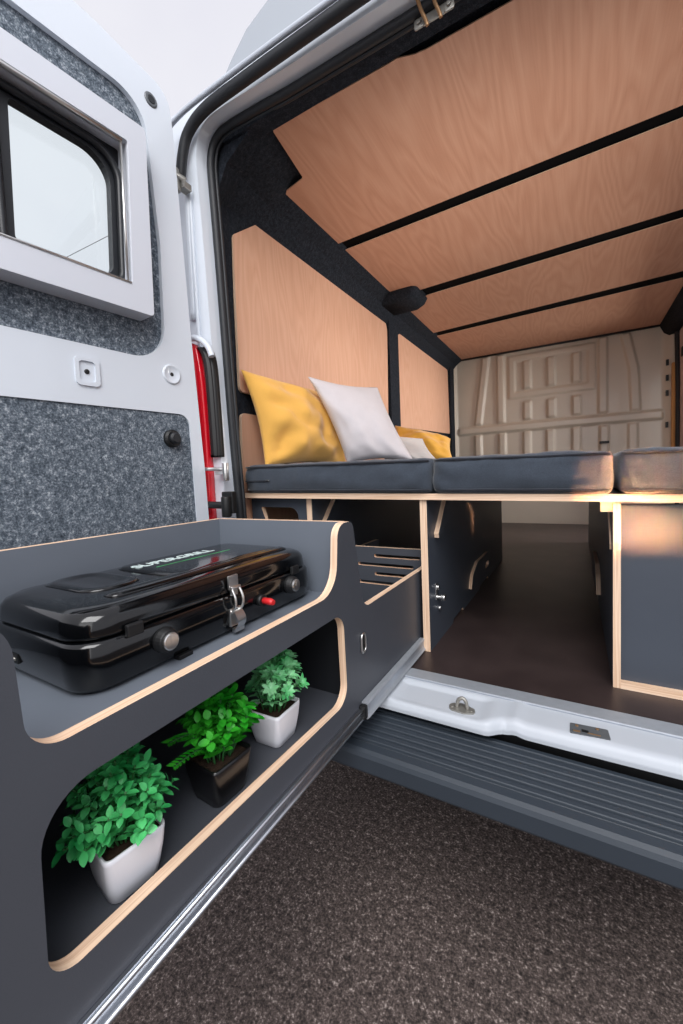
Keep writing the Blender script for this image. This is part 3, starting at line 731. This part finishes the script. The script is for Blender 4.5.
# slide rail: fixed outer channel and extended inner member
mb = MB(); prof = [(-.397, .552), (-.384, .552), (-.380, .556), (-.384, .560), (-.386, .566), (-.386, .578), (-.383, .583), (-.386, .588), (-.397, .588)]
mb.loft([[(x, y, z) for x, z in prof] for y in (.735, 1.11)], smooth=False); rail = mb.build('slide_rail', M['alu_matte'], kit)
mb = MB(); mb.box(-.398, -.383, .722, .737, .556, .585); mb.build('end_stop', M['matte_black'], rail, bevel=.003)
mb = MB(); mb.box(-.398, -.390, .03, 1.11, .556, .562); mb.tube([(-.389, .03, .559), (-.389, 1.1, .559)], .0035, 8); mb.tube([(-.391, .03, .575), (-.391, 1.1, .575)], .003, 8); mb.box(-.3975, -.393, .03, 1.11, .553, .579)
mb.build('slide_member', M['alu'], kit)

# ------------------------------------------------------------------ camping stove
stove = empty('camping_stove', (-.595, .455, .826), 'closed black two-burner camping stove on the kitchen shelf', 'camping stove')
A0, A1, B0, B1 = -.722, -.472, .226, .693
rings = []
for z, i, r in ((.827, .016, .03), (.830, .008, .036), (.836, .003, .04), (.86, 0, .042), (.884, .001, .042), (.8885, .004, .04), (.8895, .010, .036)):
    rings.append(rrect(A0+i, A1-i, B0+i, B1-i, r, z, 8))
MB().loft(rings).build('base', M['gloss_black'], stove)
mb = MB(); rings = []
for z, i, r in ((.889, .010, .04), (.8925, .005, .044), (.895, .004, .046), (.912, .006, .046), (.919, .010, .046), (.9235, .018, .045), (.925, .030, .04), (.9255, .05, .035)):
    rings.append(rrect(A0+i, A1-i, B0+i, B1-i, r, z, 8))
mb.loft(rings)
# raised panel down the middle of the lid, and a dished swoosh at its left end
rings = [rrect(-.690+i, -.520-i, .395+i*1.5, .655-i, .02, z, 6) for z, i in ((.9245, 0), (.929, .004), (.9305, .010), (.9308, .02))]
mb.loft(rings)
rings = [rrect(-.700+i, -.560-i, .285+i*1.5, .375-i, .03, z, 6) for z, i in ((.925, 0), (.9285, .006), (.9285, .012), (.9262, .02), (.926, .03))]
mb.loft(rings)
rings = [rrect(-.545+i, -.512-i, .29+i, .66-i, .014, z, 6) for z, i in ((.9245, 0), (.9285, .004), (.930, .009))]
mb.loft(rings)
lid = mb.build('lid', M['gloss_black'], stove)
vs, fs = text_mesh('SUPERGRILL', .034)
mb = MB(); mb.add([(-.640-p.y, .485+p.x*.92, .9310+p.z) for p in vs], fs); mb.build('lettering', M['white_print'], lid)
mb = MB(); mb.box(-.606, -.6045, .42, .585, .9308, .9312); mb.build('underline', M['leaf_a'], lid)
FX = -.472
def knob(y, z):
    mb = MB(); n = 24
    rg = lambda r, x: [(x, y+r*math.cos(2*PI*k/n), z+r*math.sin(2*PI*k/n)) for k in range(n)]
    mb.loft([rg(.0165, FX-.002), rg(.017, FX+.004), rg(.015, FX+.011), rg(.014, FX+.013)], smooth=False); k = mb.build('knob', M['matte_black'], stove, bevel=.001)
    mb = MB(); mb.loft([rg(.0115, FX+.011), rg(.0115, FX+.0155), rg(.010, FX+.0165)], smooth=False); mb.box(FX+.016, FX+.0172, y-.0015, y+.0015, z-.001, z+.0075); mb.build('knob_face', M['steel'], k)
knob(.331, .864); knob(.604, .868)
def clip(y, z):
    MB().box(FX-.004, FX+.003, y-.011, y+.011, z-.009, z+.007).build('lid_clip', M['matte_black'], stove, bevel=.002)
clip(.292, .893); clip(.622, .893)
# igniter
mb = MB(); mb.tube([(FX-.002, .520, .862), (FX+.008, .520, .862)], .010, 14); ig = mb.build('igniter', M['matte_black'], stove)
mb = MB(); mb.tube([(FX+.006, .520, .862), (FX+.022, .522, .861), (FX+.028, .522, .8605)], [.0055, .006, .0045], 12); mb.build('igniter_button', M['red_plastic'], ig)
# over-centre latch
mb = MB()
mb.box(FX-.002, FX+.002, .449, .469, .898, .920); mb.box(FX-.001, FX+.003, .452, .466, .888, .900)
mb.box(FX-.002, FX+.003, .447, .471, .840, .868)
for y in (.451, .467): mb.tube(smooth_path([(FX+.003, y, .862), (FX+.011, y, .872), (FX+.012, y, .886), (FX+.005, y, .901)], 5), .0022, 8)
mb.tube([(FX+.005, .449, .901), (FX+.005, .469, .901)], .003, 8)
la = mb.build('latch', M['steel'], stove, bevel=.001)
mb = MB(); mb.grid(lambda u, v: (FX+.005+.010*math.sin(v*PI)*.9+.002, .450+.018*u, .866-.032*v), 4, 8); mb.box(FX+.003, FX+.010, .449, .469, .832, .838); mb.build('latch_lever', M['steel'], la)
# side vent on the near end
mb = MB()
mb.box(-.66, -.62, B0-.001, B0+.002, .846, .858); v_ = mb.build('side_vent', M['matte_black'], stove)
mb = MB(); mb.tube([(-.656, B0-.0015, .852), (-.624, B0-.0015, .852)], .0018, 6); mb.build('vent_bar', M['steel_dark'], v_)
for x in (-.69, -.51):
    for y in (.27, .64): MB().tube([(x, y, .8262), (x, y, .829)], .010, 10).build('foot', M['rubber'], stove)
MB().box(FX-.012, FX+.001, .352, .375, .826, .832).build('base_tab', M['matte_black'], stove, bevel=.001)

# ------------------------------------------------------------------ potted plants
def leaf(mb, p, dr, up, L, W, cup, mi=0):
    dr = dr.normalized(); sd = dr.cross(up)
    if sd.length < 1e-4: sd = dr.orthogonal()
    sd.normalize(); nn = sd.cross(dr).normalized()
    prof = ((0, .10), (.22, .72), (.48, 1.0), (.74, .82), (.92, .40), (1.0, .03))
    vs = []
    for t, w in prof:
        c = p+dr*(L*t)+nn*(-cup*L*t*t)
        vs += [c-sd*(W*w*.5)+nn*(W*.14*w), c, c+sd*(W*w*.5)+nn*(W*.14*w)]
    fs = []
    for i in range(len(prof)-1):
        a = i*3; fs += [(a, a+1, a+4, a+3), (a+1, a+2, a+5, a+4)]
    mb.add(vs, fs, mi, True)
def plant(loc, size, h, pot_mat, leaf_m, label, seed, style, rad, top, lean=(0, 0), rot=0):
    rnd = random.Random(seed)
    root = empty('potted_plant', loc, label, 'potted plant', 'small potted plants in the kitchen cubby')
    x, y, z = loc; hs = size/2
    mb = MB(); rings = []
    def R4(s, zz, r): 
        pts = rrect(-s, s, -s, s, r, 0, 4); c, sn = math.cos(rot), math.sin(rot)
        return [(x+a*c-b*sn, y+a*sn+b*c, zz) for a, b, _ in pts]
    for t, s, r in ((0, .76, .010), (.02, .80, .012), (.25, .88, .011), (.6, .96, .009), (.9, .995, .007), (1.0, 1.0, .007), (1.0, .93, .006), (.86, .90, .006)):
        rings.append(R4(hs*s, z+h*t, r))
    mb.loft(rings, caps=True); mb.build('pot', pot_mat, root)
    MB().loft([R4(hs*.88, z+h*.84, .006), R4(hs*.88, z+h*.90, .006)], smooth=False).build('soil', M['soil'], root)
    st = MB(); lf = MB()
    nst = {'a': 62, 'b': 40, 'c': 30}[style]
    for i in range(nst):
        a = 2*PI*(i*.618)+rnd.uniform(-.3, .3); q = math.sqrt((i+.5)/nst)
        b = Vector((x+hs*.55*q*math.cos(a), y+hs*.55*q*math.sin(a), z+h*.88))
        reach = rad*q*rnd.uniform(.8, 1.1); hh = top*(1-(.78 if style == 'a' else .55)*q*q)*rnd.uniform(.82, 1.08)
        e = Vector((x+lean[0]+reach*math.cos(a), y+lean[1]+reach*math.sin(a), z+h+hh))
        # stay inside the cubby
        e.x = max(e.x, -.74); e.z = min(e.z, .792); e.y = min(max(e.y, .085), .69)
        m = (b+e)/2+Vector((0, 0, hh*.22))
        P = smooth_path([b, m, e], 6)
        st.tube(P, [.0013]*len(P), 5)
        nl = rnd.randint(7, 9)
        for k in range(nl):
            t = .30+.70*k/(nl-1); idx = min(len(P)-1, int(t*(len(P)-1)))
            p = P[idx]; tg = (P[min(idx+1, len(P)-1)]-P[max(idx-1, 0)]).normalized()
            ph = k*PI/2+rnd.uniform(-.3, .3)
            o1 = tg.orthogonal().normalized(); o2 = tg.cross(o1)
            for s in (0, PI):
                dr = (o1*math.cos(ph+s)+o2*math.sin(ph+s))*1.0+tg*rnd.uniform(.35, .8)+Vector((0, 0, .1))
                if style == 'a': L, W = rnd.uniform(.0105, .0155), rnd.uniform(.0070, .0095)
                elif style == 'b': L, W = rnd.uniform(.012, .019), rnd.uniform(.009, .013)
                else: L, W = rnd.uniform(.014, .020), rnd.uniform(.007, .010)
                leaf(lf, p, dr, Vector((0, 0, 1)) if rnd.random() < .8 else tg, L, W, rnd.uniform(.05, .3))
        if style == 'c':
            for k in range(7):
                ph = 2*PI*k/7; dr = o1*math.cos(ph)+o2*math.sin(ph)+tg*.6
                leaf(lf, P[-1], dr, tg, rnd.uniform(.013, .018), .008, .1)
    if style == 'b':   # ferny sprig reaching out to the near side
        for dx, dyy, dz in ((.0, -.070, .035), (-.02, -.062, .055)):
            P = smooth_path([(x, y-hs*.4, z+h*.9), (x+dx*.5+.012, y-.04, z+h+dz*.9), (x+dx+.012, y+dyy-.012, z+h+dz)], 8)
            st.tube(P, .001, 5)
            for k in range(4, len(P)):
                for s in (-1, 1): leaf(lf, P[k], Vector((s*.8, -.5, .25)), Vector((0, 0, 1)), .011, .004, .1)
    st.build('stem', M['stem'], root); f = lf.build('foliage', leaf_m, root)
    return root
plant((-.460, .254, .6095), .068, .060, M['white_pot'], M['leaf_a'], 'bushy mid-green plant in a white pot, nearest the front of the cubby', 3, 'a', .058, .108, (.002, -.006), -.15)
plant((-.462, .400, .6095), .071, .060, M['black_pot'], M['leaf_b'], 'bright green leafy plant in a black pot between two white pots', 8, 'b', .048, .105, (.006, .0), -.05)
plant((-.468, .536, .6095), .070, .060, M['white_pot'], M['leaf_c'], 'pale green fine-leaved plant in a white pot, deepest in the cubby', 15, 'c', .044, .100, (.008, .004), .03)

# ------------------------------------------------------------------ overhead cable outside, seen through the door window
a_ = Vector((-15.2, 7.96, 9.02)); d_ = Vector((1.29, .80, .70))
tag(MB().tube([a_-d_*12.85, a_-d_*4, a_+d_*.5, a_+d_*4], .010, 6).build('overhead_cable', M['matte_black']), 'thin dark overhead cable crossing the sky outside the door window', 'cable')

# ------------------------------------------------------------------ light
w = bpy.data.worlds.new('world'); SC.world = w; w.use_nodes = True
nt = w.node_tree; nt.nodes.clear()
o = nt.nodes.new('ShaderNodeOutputWorld'); bg = nt.nodes.new('ShaderNodeBackground'); bg.inputs['Strength'].default_value = 1.0
tc = nt.nodes.new('ShaderNodeTexCoord'); n = nt.nodes.new('ShaderNodeTexNoise'); n.inputs['Scale'].default_value = 2.2; n.inputs['Detail'].default_value = 4
r = nt.nodes.new('ShaderNodeValToRGB'); e = r.color_ramp.elements
e[0].position, e[0].color = .3, s2l((226, 226, 238)); e[1].position, e[1].color = .7, s2l((244, 244, 250))
nt.links.new(tc.outputs['Generated'], n.inputs['Vector']); nt.links.new(n.outputs['Fac'], r.inputs['Fac']); nt.links.new(r.outputs['Color'], bg.inputs['Color']); nt.links.new(bg.outputs[0], o.inputs[0])

def area(name, loc, target, size, power, color=(1, 1, 1), sy=None):
    l = bpy.data.lights.new(name, 'AREA'); l.energy = power; l.size = size; l.color = color
    if sy: l.shape = 'RECTANGLE'; l.size_y = sy
    ob = bpy.data.objects.new(name, l); COL.objects.link(ob); ob.location = loc
    ob.rotation_euler = (Vector(target)-Vector(loc)).to_track_quat('-Z', 'Y').to_euler()
    return ob
area('sky_fill_light', (.8, -1.55, 4.1), (-.25, 1.5, 1.0), 2.6, 175, (1, .99, .985))
area('front_fill_light', (1.3, -3.4, 2.0), (-.3, 1.5, 1.2), 2.6, 36, (1, .985, .97))
area('doorway_light', (2.3, 3.45, 1.55), (-.2, 3.6, .8), 1.3, 115, (1, .95, .9))
area('cabin_light', (-.15, 1.6, 1.55), (-.25, 2.2, 2.3), 1.0, 4.6, (1, .97, .94))  # added fill that brightens the ceiling; no lamp is fitted here
# low evening sun reaching in past the right-hand side
for xc, zc, hh, e in ((.095, 1.035, .105, .62), (.135, .920, .050, .40)):
    sp = area('evening_sun', (1.9, -1.4, zc+.20), (xc, 1.1, zc), .105, e, (1, .40, .17), sy=hh)
    sp.data.spread = math.radians(1.7)

SC.view_settings.view_transform = 'Standard'
SC.view_settings.look = 'None'
SC.view_settings.exposure = 0
SC.cycles.max_bounces = 8
